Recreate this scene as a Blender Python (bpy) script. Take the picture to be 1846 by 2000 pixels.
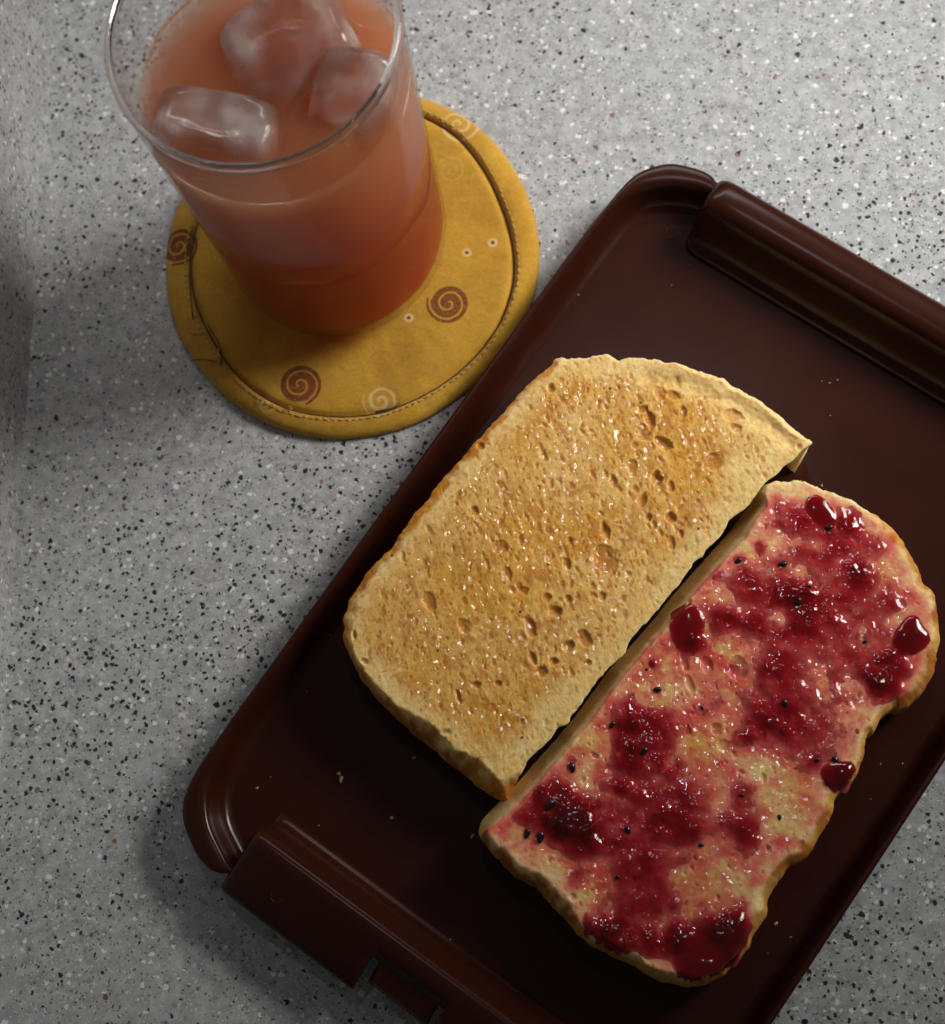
import bpy, math, random
import numpy as np

sc = bpy.context.scene
for o in list(bpy.data.objects):
    bpy.data.objects.remove(o, do_unlink=True)

# ------------------------------------------------------------------ camera
PW, PH = 1846.0, 2000.0            # size of the photograph, used to turn its pixels into directions
FPX, TX, TY, CAMZ = 3500.4, 0.27653, 0.10583, 0.46
cam_d = bpy.data.cameras.new('camera')
cam = bpy.data.objects.new('camera', cam_d)
sc.collection.objects.link(cam)
cam.location = (0, 0, CAMZ)
cam.rotation_mode = 'XYZ'
cam.rotation_euler = (TX, TY, 0)
cam_d.sensor_fit = 'VERTICAL'
cam_d.sensor_height = 24
cam_d.lens = 24 * FPX / PH
cam_d.clip_start = 0.01
cam_d.clip_end = 20
cam_d.dof.use_dof = True
cam_d.dof.focus_distance = 0.452
cam_d.dof.aperture_fstop = 9.0
sc.camera = cam

# ------------------------------------------------------------------ light
world = bpy.data.worlds.new('World')
sc.world = world
world.use_nodes = True
bg = world.node_tree.nodes['Background']
bg.inputs['Color'].default_value = (1.0, 0.96, 0.93, 1)
bg.inputs['Strength'].default_value = 0.05

def area_lamp(name, loc, aim, size, power, col, size_y=None):
    d = bpy.data.lights.new(name, 'AREA')
    d.shape = 'RECTANGLE'; d.size = size; d.size_y = size_y or size
    d.energy = power; d.color = col
    o = bpy.data.objects.new(name, d)
    sc.collection.objects.link(o)
    o.location = loc
    from mathutils import Vector
    o.rotation_euler = (Vector(aim) - Vector(loc)).to_track_quat('-Z', 'Y').to_euler()
    return o
area_lamp('shaded_key_lamp', (0.37, 0.37, 0.33), (0.005, 0.215, 0), 0.24, 0.365, (1.0, 0.965, 0.915), 0.18).data.spread = math.radians(50)
area_lamp('added_fill_strip', (-0.05, 0.47, 0.27), (-0.05, 0.26, 0), 0.36, 0.34, (1.0, 0.98, 0.96), 0.026)  # unseen fill strip, added to lift the far side of the counter
area_lamp('ceiling_lamp', (-0.012, 0.52, 1.3), (-0.03, 0.15, 0), 0.036, 0.42, (0.93, 0.96, 1.0), 0.036)

sc.view_settings.view_transform = 'Standard'
sc.view_settings.look = 'None'
sc.view_settings.exposure = 0
sc.view_settings.gamma = 1
sc.render.engine = 'CYCLES'
sc.cycles.use_denoising = True
sc.cycles.max_bounces = 24
sc.cycles.transmission_bounces = 12
sc.cycles.volume_bounces = 20
sc.cycles.transparent_max_bounces = 24
sc.cycles.sample_clamp_indirect = 8

# ------------------------------------------------------------------ helpers
def rotm(tx, ty):
    cx, sx, cy, sy = math.cos(tx), math.sin(tx), math.cos(ty), math.sin(ty)
    return np.array([[cy, 0, sy], [0, 1, 0], [-sy, 0, cy]]) @ np.array([[1, 0, 0], [0, cx, -sx], [0, sx, cx]])
ROT = rotm(TX, TY)

def at(P, z):
    """photo pixels -> points on the horizontal plane at height z"""
    P = np.atleast_2d(np.array(P, float))
    d = np.stack([(P[:, 0] - PW / 2) / FPX, -(P[:, 1] - PH / 2) / FPX, -np.ones(len(P))], 1) @ ROT.T
    return d[:, :2] * ((z - CAMZ) / d[:, 2])[:, None]

def to_px(X):
    c = (X - np.array([0, 0, CAMZ])) @ ROT
    return np.stack([PW / 2 + FPX * c[:, 0] / -c[:, 2], PH / 2 - FPX * c[:, 1] / -c[:, 2]], 1)

def mesh_obj(name, V, F, mat, parent=None, smooth=True):
    V = np.asarray(V, float)
    if parent is not None:
        V = V - np.array(parent.location)
    m = bpy.data.meshes.new(name)
    m.from_pydata([tuple(v) for v in V.tolist()], [], [tuple(f) for f in F])
    m.update()
    if smooth:
        m.polygons.foreach_set('use_smooth', [True] * len(m.polygons))
    o = bpy.data.objects.new(name, m)
    sc.collection.objects.link(o)
    if mat is not None:
        m.materials.append(mat)
    o.parent = parent
    return o

def thing(name, loc, label, cat, group=None):
    o = bpy.data.objects.new(name, None)
    o.empty_display_size = 0.01
    sc.collection.objects.link(o)
    o.location = loc
    tag(o, label, cat, group)
    return o

def tag(o, label, cat, group=None):
    o['label'] = label; o['category'] = cat
    if group: o['group'] = group

def vnoise(x, y, scale, seed):
    """smooth value noise in [-1, 1]; scale = cells per metre"""
    r = np.random.RandomState(seed)
    G = r.uniform(-1, 1, (256, 256))
    X = x * scale + 1000.37; Y = y * scale + 1000.71
    xi = np.floor(X).astype(int); yi = np.floor(Y).astype(int)
    fx = X - xi; fy = Y - yi
    fx = fx * fx * fx * (fx * (fx * 6 - 15) + 10); fy = fy * fy * fy * (fy * (fy * 6 - 15) + 10)
    a = G[xi % 256, yi % 256]; b = G[(xi + 1) % 256, yi % 256]
    c = G[xi % 256, (yi + 1) % 256]; d = G[(xi + 1) % 256, (yi + 1) % 256]
    return (a * (1 - fx) + b * fx) * (1 - fy) + (c * (1 - fx) + d * fx) * fy

def fbm(x, y, scale, seed, octv=4, gain=.5):
    s = 0; a = 1; t = 0
    for i in range(octv):
        s = s + a * vnoise(x, y, scale * 2 ** i, seed + i * 17); t += a; a *= gain
    return s / t

def sstep(a, b, x):
    t = np.clip((x - a) / (b - a), 0, 1)
    return t * t * (3 - 2 * t)

def smooth_closed(P, n):
    """closed Catmull-Rom resampled to n points, P may carry extra columns"""
    P = np.asarray(P, float); m = len(P)
    out = []
    k = 12
    for i in range(m):
        p0, p1, p2, p3 = P[i - 1], P[i], P[(i + 1) % m], P[(i + 2) % m]
        for j in range(k):
            t = j / k
            out.append(.5 * ((2 * p1) + (-p0 + p2) * t + (2 * p0 - 5 * p1 + 4 * p2 - p3) * t * t + (-p0 + 3 * p1 - 3 * p2 + p3) * t ** 3))
    out = np.array(out)
    d = np.r_[0, np.cumsum(np.linalg.norm(np.diff(np.vstack([out, out[:1]])[:, :2], axis=0), axis=1))]
    Q = np.vstack([out, out[:1]])
    s = np.linspace(0, d[-1], n, endpoint=False)
    return np.stack([np.interp(s, d, Q[:, c]) for c in range(Q.shape[1])], 1)

# ------------------------------------------------------------------ node helpers
class NT:
    def __init__(self, name):
        self.m = bpy.data.materials.new(name); self.m.use_nodes = True
        self.t = self.m.node_tree
        self.b = self.t.nodes['Principled BSDF']
        self.out = self.t.nodes['Material Output']
    def n(self, typ, **kw):
        x = self.t.nodes.new(typ)
        for k, v in kw.items(): setattr(x, k, v)
        return x
    def l(self, a, b): self.t.links.new(a, b)
    def put(self, sock, v):
        if hasattr(v, 'is_output'): self.l(v, sock)
        else: sock.default_value = v
    def math(self, op, a, b=0.0, c=None, clamp=False):
        x = self.n('ShaderNodeMath', operation=op, use_clamp=clamp)
        self.put(x.inputs[0], a); self.put(x.inputs[1], b)
        if c is not None: self.put(x.inputs[2], c)
        return x.outputs[0]
    def mapr(self, v, a, b, c=0.0, d=1.0, smooth=True):
        x = self.n('ShaderNodeMapRange', interpolation_type='SMOOTHSTEP' if smooth else 'LINEAR')
        self.put(x.inputs[0], v)
        for i, q in enumerate((a, b, c, d)): self.put(x.inputs[i + 1], q)
        return x.outputs[0]
    def mix(self, f, a, b):
        x = self.n('ShaderNodeMix', data_type='RGBA')
        self.put(x.inputs[0], f); self.put(x.inputs[6], a if hasattr(a, 'is_output') else (*a, 1)); self.put(x.inputs[7], b if hasattr(b, 'is_output') else (*b, 1))
        return x.outputs[2]
    def coord(self):
        return self.n('ShaderNodeTexCoord').outputs['Object']
    def noise(self, vec, scale, detail=3, rough=.5):
        x = self.n('ShaderNodeTexNoise')
        self.l(vec, x.inputs['Vector']); x.inputs['Scale'].default_value = scale
        x.inputs['Detail'].default_value = detail; x.inputs['Roughness'].default_value = rough
        return x
    def bump(self, h, strength, dist):
        x = self.n('ShaderNodeBump'); self.l(h, x.inputs['Height'])
        x.inputs['Strength'].default_value = strength; x.inputs['Distance'].default_value = dist
        return x.outputs[0]

def schlick(k, r0, gain=1.0):
    ge = k.n('ShaderNodeNewGeometry'); d = k.n('ShaderNodeVectorMath', operation='DOT_PRODUCT')
    k.l(ge.outputs['Normal'], d.inputs[0]); k.l(ge.outputs['Incoming'], d.inputs[1])
    c = k.math('SUBTRACT', 1.0, k.math('ABSOLUTE', d.outputs['Value']), clamp=True)
    return k.math('MULTIPLY', k.math('MULTIPLY_ADD', k.math('POWER', c, 5.0), 1 - r0, r0), gain)

# ------------------------------------------------------------------ stone
def stone_material():
    k = NT('speckled_solid_surface')
    co = k.coord()
    warp = k.noise(co, 700, 2)
    sub = k.n('ShaderNodeVectorMath', operation='SUBTRACT'); k.l(warp.outputs['Color'], sub.inputs[0]); sub.inputs[1].default_value = (.5, .5, .5)
    scl = k.n('ShaderNodeVectorMath', operation='SCALE'); k.l(sub.outputs[0], scl.inputs[0]); scl.inputs['Scale'].default_value = .0017
    add = k.n('ShaderNodeVectorMath', operation='ADD'); k.l(co, add.inputs[0]); k.l(scl.outputs[0], add.inputs[1])
    sc_ = k.n('ShaderNodeVectorMath', operation='SCALE'); k.l(add.outputs[0], sc_.inputs[0]); sc_.inputs['Scale'].default_value = .98
    vec = sc_.outputs[0]
    def flecks(scale, keep, rmin, rmax, soft, off):
        mp = k.n('ShaderNodeMapping'); k.l(vec, mp.inputs['Vector']); mp.inputs['Location'].default_value = (off, off * 1.7, off * .6)
        mp.inputs['Rotation'].default_value = (off * 3, off * 5, off * 7)
        v = k.n('ShaderNodeTexVoronoi'); k.l(mp.outputs[0], v.inputs['Vector']); v.inputs['Scale'].default_value = scale
        sep = k.n('ShaderNodeSeparateColor'); k.l(v.outputs['Color'], sep.inputs[0])
        on = k.math('GREATER_THAN', sep.outputs[0], keep)
        r = k.mapr(sep.outputs[1], 0, 1, rmin, rmax, False)
        e = k.math('SUBTRACT', v.outputs['Distance'], r)
        msk = k.mapr(e, 0.0, -soft)
        return k.math('MULTIPLY', msk, on), sep.outputs[2]
    base_n = k.noise(co, 260, 4, .6)
    base = k.mix(k.mapr(base_n.outputs[0], .32, .68), (.31, .32, .33), (.475, .485, .49))
    tint = k.noise(co, 60, 2)
    base = k.mix(k.mapr(tint.outputs[0], .35, .65, 0, .35), base, (.42, .45, .44))
    cloud, _ = flecks(330, .5, .25, .5, .25, 3.1)
    base = k.mix(k.math('MULTIPLY', cloud, .45), base, (.60, .60, .60))
    gray, _ = flecks(520, .5, .2, .5, .25, 7.7)
    base = k.mix(k.math('MULTIPLY', gray, .5), base, (.16, .175, .175))
    f, _ = flecks(1500, .55, .2, .5, .12, 5.3)
    base = k.mix(k.math('MULTIPLY', f, .75), base, (.70, .70, .69))
    f, _ = flecks(520, .72, .16, .42, .07, 9.1)
    base = k.mix(k.math('MULTIPLY', f, .9), base, (.80, .79, .77))
    f, _ = flecks(1200, .70, .2, .5, .1, 1.3)
    base = k.mix(k.math('MULTIPLY', f, .7), base, (.045, .05, .052))
    f, h = flecks(480, .86, .15, .38, .1, 11.9)
    base = k.mix(k.math('MULTIPLY', f, .85), base, k.mix(h, (.15, .05, .02), (.27, .12, .05)))
    f, _ = flecks(620, .68, .20, .42, .07, 2.2)
    base = k.mix(k.math('MULTIPLY', f, .97), base, (.010, .012, .014))
    f, _ = flecks(430, .88, .2, .36, .06, 21.2)
    base = k.mix(k.math('MULTIPLY', f, .97), base, (.010, .012, .014))
    k.l(base, k.b.inputs['Base Color'])
    rn = k.noise(co, 900, 2)
    k.put(k.b.inputs['Roughness'], k.mapr(rn.outputs[0], .3, .7, .42, .55))
    k.b.inputs['Specular IOR Level'].default_value = .35
    k.put(k.b.inputs['Normal'], k.bump(rn.outputs[0], .05, .0002))
    return k.m
STONE = stone_material()

WALLX = -0.1748
def quad_strip(rows):
    """rows: list of equally long point lists"""
    V = [p for r in rows for p in r]; n = len(rows[0]); F = []
    for i in range(len(rows) - 1):
        for j in range(n - 1):
            F.append((i * n + j, i * n + j + 1, (i + 1) * n + j + 1, (i + 1) * n + j))
    return V, F
# counter slab
y0, y1 = -0.55, 0.95
prof = [(WALLX - .02, -.03), (WALLX - .02, 0), (0.70, 0), (0.70, -.03)]
rows = [[(x, y0, z) for x, z in prof], [(x, y1, z) for x, z in prof]]
V, F = quad_strip(rows); F.append((0, 3, 7, 4)); F += [(0, 1, 2, 3), (4, 7, 6, 5)]
ct = mesh_obj('countertop', V, F, STONE, smooth=False); ct['kind'] = 'structure'
# backsplash, butted on to the counter
prof = [(WALLX, -.002), (WALLX, .30), (WALLX - .015, .30), (WALLX - .015, -.002)]
rows = [[(x, y0, z) for x, z in prof], [(x, y1, z) for x, z in prof]]
V, F = quad_strip(rows)
bs = mesh_obj('backsplash', V, F, STONE, smooth=False); bs['kind'] = 'structure'

# ------------------------------------------------------------------ tray
TA = -0.61976
TN = np.array([math.cos(TA), math.sin(TA)]); TT = np.array([-math.sin(TA), math.cos(TA)])
TD = -0.13293
TWID = .1530
def tray_pt(u, v, z):
    q = TN * (TD + u) + TT * v
    return (q[0], q[1], z)
def mm(u, v, z): return tray_pt(u * .001, v * .001, z * .001)

def plastic(name, col, rough):
    k = NT(name)
    co = k.coord()
    n1 = k.noise(co, 90, 3); n2 = k.noise(co, 2600, 2)
    k.put(k.b.inputs['Base Color'], k.mix(k.mapr(n1.outputs[0], .3, .7), tuple(c * .96 for c in col), tuple(c * 1.04 for c in col)))
    # faint rub marks in the gloss
    mp = k.n('ShaderNodeMapping'); k.l(co, mp.inputs['Vector']); mp.inputs['Scale'].default_value = (1, .06, 1); mp.inputs['Rotation'].default_value = (0, 0, .5)
    n3 = k.noise(mp.outputs[0], 1500, 2)
    a = k.math('MULTIPLY', k.mapr(n1.outputs[0], .35, .7), .015)
    b = k.math('MULTIPLY', k.mapr(n3.outputs[0], .58, .8), .03)
    k.put(k.b.inputs['Roughness'], k.math('ADD', k.math('ADD', a, b), rough))
    k.b.inputs['Specular IOR Level'].default_value = .26
    k.put(k.b.inputs['Normal'], k.bump(n2.outputs[0], .03, .0001))
    return k.m
PLAST = plastic('brown_plastic', (.033, .0078, .0042), .21)
PLAST2 = plastic('red_brown_plastic', (.085, .020, .007), .2)  # reddish tab plastic, lightened further so its colour carries warm light

tray = thing('serving_tray', mm(76.5, 76, 0), 'dark brown plastic serving tray with raised ends holding the toast', 'tray')
# half outlines (mm, measured along the lip), mirrored to the other long side
lip = [(44, -28.5), (34, -29.5), (27.5, -32), (23.4, -34.6), (19.5, -36.3), (14.6, -35.6), (9, -33), (5.3, -30.3), (2.8, -26.7), (1.2, -21.8), (.5, -15), (.2, -3), (0, 30), (-.2, 60), (-.3, 110), (-.5, 148), (-.4, 160), (.3, 172), (1.5, 179.4), (4.4, 184.2), (8.2, 187.6), (14.2, 189.7), (18.8, 190.2), (22.6, 188.6), (28, 186.5), (34, 186)]
inn = [(44, -27.5), (34, -28.5), (27.5, -31), (23.4, -33.2), (17, -30.8), (11.8, -28), (7.9, -24.3), (5.6, -21), (4.3, -18), (3.3, -13), (2.3, -8), (1.8, -2), (1.5, 30), (1.3, 60), (1.2, 110), (1.1, 148), (1.2, 160), (1.6, 168), (2.8, 173), (5, 177.6), (9.8, 182.1), (14.5, 184.6), (18.5, 186), (22.2, 186.3), (28, 185.2), (34, 185)]
def mirror(h): return h + [(153 - u, v) for u, v in reversed(h)]
def densify(P, k=5):
    P = np.array(P, float); out = []
    m = len(P)
    for i in range(m):
        p0, p1, p2, p3 = P[i - 1], P[i], P[(i + 1) % m], P[(i + 2) % m]
        for j in range(k):
            t = j / k
            # centripetal-safe: limit overshoot on long straight runs by linear blend
            lin = p1 * (1 - t) + p2 * t
            cr = .5 * ((2 * p1) + (-p0 + p2) * t + (2 * p0 - 5 * p1 + 4 * p2 - p3) * t * t + (-p0 + 3 * p1 - 3 * p2 + p3) * t ** 3)
            w = 1.0 if np.linalg.norm(p2 - p1) < 9 else 0.0
            out.append(cr * w + lin * (1 - w))
    return np.array(out)
LO = densify(mirror(lip)); LI = densify(mirror(inn))
cen = np.array([76.5, 76.])
def inset(P, d):
    T = np.roll(P, -1, 0) - np.roll(P, 1, 0)
    T /= np.linalg.norm(T, axis=1)[:, None] + 1e-9
    N = np.stack([-T[:, 1], T[:, 0]], 1)
    s = np.sign(((cen - P) * N).sum(1).mean())
    # smooth the normals so the inset corners stay clean
    for _ in range(6): N = (np.roll(N, 1, 0) + N + np.roll(N, -1, 0)) / 3
    N /= np.linalg.norm(N, axis=1)[:, None]
    return P + N * s * d
rings = [(LO, 10.4), (LO, 11.7), (LO + (LI - LO) * .12, 12.0), (LO + (LI - LO) * .85, 12.0), (LI, 11.7), (inset(LI, .5), 11.0), (inset(LI, 1.1), 9.2), (inset(LI, 1.9), 6.4), (inset(LI, 2.7), 4.4), (inset(LI, 3.7), 3.35), (inset(LI, 5.0), 3.0)]
under = [(inset(LO, 1.2), 9.9), (inset(LI, .9), 9.0), (inset(LI, 2.4), 2.0), (inset(LI, 4.6), .25)]
n = len(LO); V = []; F = []
for P, z in reversed(under): V += [mm(u, v, z) for u, v in P]
for P, z in rings: V += [mm(u, v, z) for u, v in P]
nr = len(under) + len(rings)
for i in range(nr - 1):
    for j in range(n):
        F.append((i * n + j, i * n + (j + 1) % n, (i + 1) * n + (j + 1) % n, (i + 1) * n + j))
F.append(tuple(range(n))[::-1])
fl = sorted(range(n), key=lambda j: math.atan2(rings[-1][0][j][1] - 76, rings[-1][0][j][0] - 76.5))
b0 = len(V); V += [mm(*rings[-1][0][j], 3.0) for j in fl]
V += [mm(76.5 + (rings[-1][0][j][0] - 76.5) * .5, 76 + (rings[-1][0][j][1] - 76) * .5, 3.0) for j in fl]
V.append(mm(76.5, 76, 3.0))
for j in range(n):
    j2 = (j + 1) % n
    F.append((b0 + j, b0 + j2, b0 + n + j2, b0 + n + j)); F.append((b0 + n + j, b0 + n + j2, b0 + 2 * n))
nfl = 2 * n
shell = mesh_obj('shell', V, F, PLAST, tray)
for q_ in shell.data.polygons[-nfl - 1:]: q_.use_smooth = False

def sheet(name, ucols, prof, mat, skip=None, thick=.0014):
    """extruded sheet: ucols = [(u, zscale, dv)], prof = [(v, z)]"""
    V = []; F = []; m = len(prof)
    vc = sum(p[0] for p in prof) / m
    for u, zs, sh in ucols:
        for v, z in prof:
            V.append(mm(u, v + (vc - v) * sh, 3 + (z - 3) * zs))
    for i in range(len(ucols) - 1):
        um = (ucols[i][0] + ucols[i + 1][0]) / 2
        for j in range(m - 1):
            vm = (prof[j][0] + prof[j + 1][0]) / 2
            if skip and skip(um, vm): continue
            F.append((i * m + j, i * m + j + 1, (i + 1) * m + j + 1, (i + 1) * m + j))
    o = mesh_obj(name, V, F, mat, tray)
    s = o.modifiers.new('thickness', 'SOLIDIFY'); s.thickness = thick; s.offset = -1
    return o
ends = [(22.7, .02, .10), (22.9, .45, .08), (23.2, .78, .06), (23.8, .93, .035), (24.8, .985, .015), (26.5, 1, 0)]
mid = [(u, 1, 0) for u in (32, 38, 46, 56, 63, 65.6, 65.601, 66.2, 67.0, 70, 76.5)]
half = ends + mid
ucols = half + [(153 - u, s, d) for u, s, d in reversed(half[:-1])]
top_prof = [(171.5, 2.9), (173.5, 3.3), (175, 4.2), (176.6, 6.4), (178, 9.4), (179.2, 12.6), (180, 14.6), (180.9, 15.8), (182.2, 16.3), (184, 16.4), (187, 16.0), (188.2, 15.6), (188.8, 14.8), (189.0, 13.4), (189.1, 9)]
sheet('end_ridge', ucols, top_prof, PLAST)
bot_prof = [(-14.5, 2.9), (-16, 3.3), (-17.4, 4.4), (-18.6, 7), (-19.8, 10.4), (-20.7, 13.4), (-21.4, 15.0), (-22.2, 15.9), (-23.4, 16.2), (-26, 15.7), (-29.5, 14.7), (-33, 13.6), (-37, 12.3), (-38.4, 11.6), (-38.9, 10.8), (-39.1, 9.6)]
sheet('end_ridge', ucols, bot_prof, PLAST, skip=lambda u, v: 65.6 < u < 87.4 and v < -29.6)
tabp = [(-28.6, 13.2), (-29.6, 13.1), (-32, 12.0), (-33.8, 11.2), (-34.7, 10.6), (-35.4, 9.4), (-35.6, 7.6)]
sheet('latch_tab', [(67.5, .94, 0), (67.7, 1, 0), (70, 1, 0), (83, 1, 0), (85.3, 1, 0), (85.5, .94, 0)], tabp, PLAST2)
# faint moulding rings
def ring_mark(u, v, z, r):
    V = []; F = []; a = 28; b = 6
    for i in range(a):
        t = 2 * math.pi * i / a
        for j in range(b):
            s = 2 * math.pi * j / b
            rr = r + .07 * math.cos(s)
            V.append(mm(u + rr * math.cos(t), v + rr * math.sin(t), z + .05 * math.sin(s)))
            F.append((i * b + j, ((i + 1) % a) * b + j, ((i + 1) % a) * b + (j + 1) % b, i * b + (j + 1) % b))
    mesh_obj('mould_mark', V, F, PLAST2, tray)
ring_mark(36.5, 184.4, 16.36, 1.7); ring_mark(17, 174, 3.02, 1.6); ring_mark(37.5, -31.5, 14.1, 1.7)

# ------------------------------------------------------------------ coaster
CC = np.array([-0.08272, 0.20477])
coaster = thing('fabric_coaster', (CC[0], CC[1], 0), 'round mustard yellow fabric coaster printed with spirals under the glass', 'coaster')
co_px = [(322, 540), (324, 471), (343, 400), (343, 644), (387, 713), (443, 774), (508, 817), (577, 843), (647, 853), (733, 845), (811, 824), (885, 778), (950, 726), (1002, 661), (1037, 592), (1052, 523), (1050, 453), (1032, 384), (1002, 323), (950, 258), (885, 211), (833, 189)]
cp = at(co_px, .003) - CC
ang = np.arctan2(cp[:, 1], cp[:, 0]); rad = np.hypot(cp[:, 0], cp[:, 1])
o_ = np.argsort(ang); ang = ang[o_]; rad = rad[o_]
# no measurement behind the glass: ease back to the mean radius there
ag = np.r_[ang - 2 * math.pi, ang, ang + 2 * math.pi]; rg = np.r_[rad, rad, rad]
def coaster_r(t): return np.interp(t, ag, rg)
NA = 200
th = np.linspace(-math.pi, math.pi, NA, endpoint=False)
rr = coaster_r(th)
for _ in range(6): rr = (np.roll(rr, 1) + rr * 2 + np.roll(rr, -1)) / 4
# seam ring measured on the photograph (right part about 46 mm, left part 45 mm)
seam_px = [(372, 470), (380, 590), (412, 660), (440, 705), (500, 765), (560, 797), (640, 810), (740, 803), (840, 762), (920, 700), (975, 630), (1003, 550), (1000, 470), (975, 390), (940, 320), (890, 260), (840, 228)]
sp = at(seam_px, .0045) - CC
sa = np.arctan2(sp[:, 1], sp[:, 0]); sr = np.hypot(sp[:, 0], sp[:, 1]); o_ = np.argsort(sa); sa = sa[o_]; sr = sr[o_]
sg = np.interp(th, np.r_[sa - 2 * math.pi, sa, sa + 2 * math.pi], np.r_[sr, sr, sr])
for _ in range(8): sg = (np.roll(sg, 1) + sg * 2 + np.roll(sg, -1)) / 4
def fabric_material():
    k = NT('mustard_print_cotton')
    co = k.coord()
    sep = k.n('ShaderNodeSeparateXYZ'); k.l(co, sep.inputs[0])
    n1 = k.noise(co, 55, 4, .6); n2 = k.noise(co, 320, 3, .6); n3 = k.noise(co, 1400, 3, .7)
    col = k.mix(k.mapr(n1.outputs[0], .3, .7), (.52, .265, .022), (.67, .38, .036))
    col = k.mix(k.mapr(n3.outputs[0], .35, .65, 0, .30), col, (.36, .15, .012))
    col = k.mix(k.mapr(n2.outputs[0], .45, .75, 0, .4), col, (.60, .36, .07))
    def local(px):
        q = at([px], .0045)[0] - CC
        return q
    def spiral(px, R, pitch, duty, color, phase, sgn=1, strength=.9):
        c = local(px)
        dx = k.math('SUBTRACT', sep.outputs[0], float(c[0])); dy = k.math('SUBTRACT', sep.outputs[1], float(c[1]))
        r = k.math('SQRT', k.math('ADD', k.math('MULTIPLY', dx, dx), k.math('MULTIPLY', dy, dy)))
        a = k.math('DIVIDE', k.math('ARCTAN2', dy, dx), 2 * math.pi * sgn)
        wob = k.math('MULTIPLY', k.math('SUBTRACT', n2.outputs[0], .5), .25)
        f = k.math('FRACT', k.math('ADD', k.math('SUBTRACT', k.math('DIVIDE', r, pitch), a), k.math('ADD', wob, 10 + phase)))
        band = k.math('MULTIPLY', k.mapr(f, 0.0, .14), k.mapr(f, duty + .14, duty))
        # the outer end follows the winding, so the spiral runs out instead of closing
        lim = k.math('MULTIPLY_ADD', k.math('FRACT', k.math('ADD', a, 1 - phase)), pitch * .55, R - pitch * .55)
        msk = k.math('MULTIPLY', band, k.mapr(k.math('SUBTRACT', r, lim), .0002, -.0001))
        worn = k.mapr(n3.outputs[0], .25, .55, .55, 1.0)
        return k.math('MULTIPLY', k.math('MULTIPLY', msk, worn), strength), color
    brown = (.16, .026, .010); cream = (.80, .56, .27)
    for px, R, pitch, duty, c_, ph, sg_, st in [((584, 750), .0063, .0027, .80, brown, .2, -1, .93), ((875, 590), .0062, .0027, .80, brown, .55, -1, .9),
                                               ((347, 478), .0060, .0026, .80, brown, .3, -1, .93), ((742, 780), .0050, .0024, .40, cream, .6, -1, .75),
                                               ((895, 240), .0068, .0026, .34, cream, .1, 1, .6), ((880, 330), .0045, .0019, .36, (.66, .42, .12), .4, 1, .35), ((745, 705), .0045, .0019, .36, (.40, .17, .02), .8, 1, .25), ((520, 790), .0032, .0016, .40, cream, .8, 1, .3)]:
        m_, cc_ = spiral(px, R, pitch, duty, c_, ph, sg_, st)
        col = k.mix(m_, col, cc_)
    for px in [(911, 491), (962, 471), (798, 619)]:
        c = local(px)
        dx = k.math('SUBTRACT', sep.outputs[0], float(c[0])); dy = k.math('SUBTRACT', sep.outputs[1], float(c[1]))
        r = k.math('SQRT', k.math('ADD', k.math('MULTIPLY', dx, dx), k.math('MULTIPLY', dy, dy)))
        r = k.math('ADD', r, k.math('MULTIPLY', k.math('SUBTRACT', n2.outputs[0], .5), .0008))
        col = k.mix(k.mapr(r, .00155, .00120, 0, .85), col, cream)
        col = k.mix(k.mapr(r, .00065, .00045, 0, .9), col, (.14, .03, .012))
    k.l(col, k.b.inputs['Base Color'])
    k.b.inputs['Roughness'].default_value = .8
    k.b.inputs['Specular IOR Level'].default_value = .2
    k.b.inputs['Sheen Weight'].default_value = .15
    w = k.n('ShaderNodeTexWave', wave_type='BANDS', bands_direction='X'); k.l(co, w.inputs['Vector']); w.inputs['Scale'].default_value = 900; w.inputs['Distortion'].default_value = .6
    w2 = k.n('ShaderNodeTexWave', wave_type='BANDS', bands_direction='Y'); k.l(co, w2.inputs['Vector']); w2.inputs['Scale'].default_value = 900; w2.inputs['Distortion'].default_value = .6
    h = k.math('ADD', k.math('ADD', w.outputs[0], w2.outputs[0]), k.math('MULTIPLY', n2.outputs[0], 5))
    k.put(k.b.inputs['Normal'], k.bump(h, .6, .00016))
    return k.m
FAB = fabric_material()
def fab_h(x, y):      # soft dents and puckers of the quilted pad
    return .0036 + .00045 * fbm(x, y, 70, 5, 3) + .00030 * fbm(x, y, 260, 8, 2)
V = []; F = []
fr = [0, .12, .25, .4, .55, .68, .79, .87, .92, .95, .970, .982, .992, 1.0]
for i, s in enumerate(fr):
    for j in range(NA):
        r_ = s * (sg[j] - .0003); x = CC[0] + r_ * math.cos(th[j]); y = CC[1] + r_ * math.sin(th[j])
        dip = .0011 * math.exp(-((1 - s) / .018) ** 2)
        V.append((x, y, fab_h(x, y) - dip))
for i in range(len(fr) - 1):
    for j in range(NA):
        F.append((i * NA + j, i * NA + (j + 1) % NA, (i + 1) * NA + (j + 1) % NA, (i + 1) * NA + j))
mesh_obj('pad', V, F, FAB, coaster)
V = []; F = []
pr = [(0, -.0011), (.05, -.0002), (.14, .0002), (.3, .0002), (.5, .0000), (.7, -.0004), (.86, -.0010), (.95, -.0017), (1.0, -.0025), (.985, -.0031), (.9, -.0035), (.5, -.0036), (0, -.0036)]
pk = .00030 * np.sin(th * 61 + 2 * np.sin(th * 7)) * (0.5 + .5 * np.sin(th * 3 + 1))
for i, (s, dz) in enumerate(pr):
    for j in range(NA):
        r_ = (sg[j]) + (rr[j] - sg[j]) * s
        x = CC[0] + r_ * math.cos(th[j]); y = CC[1] + r_ * math.sin(th[j])
        V.append((x, y, max(.0001, fab_h(x, y) + dz + (pk[j] * math.exp(-((s - .15) / .15) ** 2) if dz > -.002 else 0))))
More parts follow.
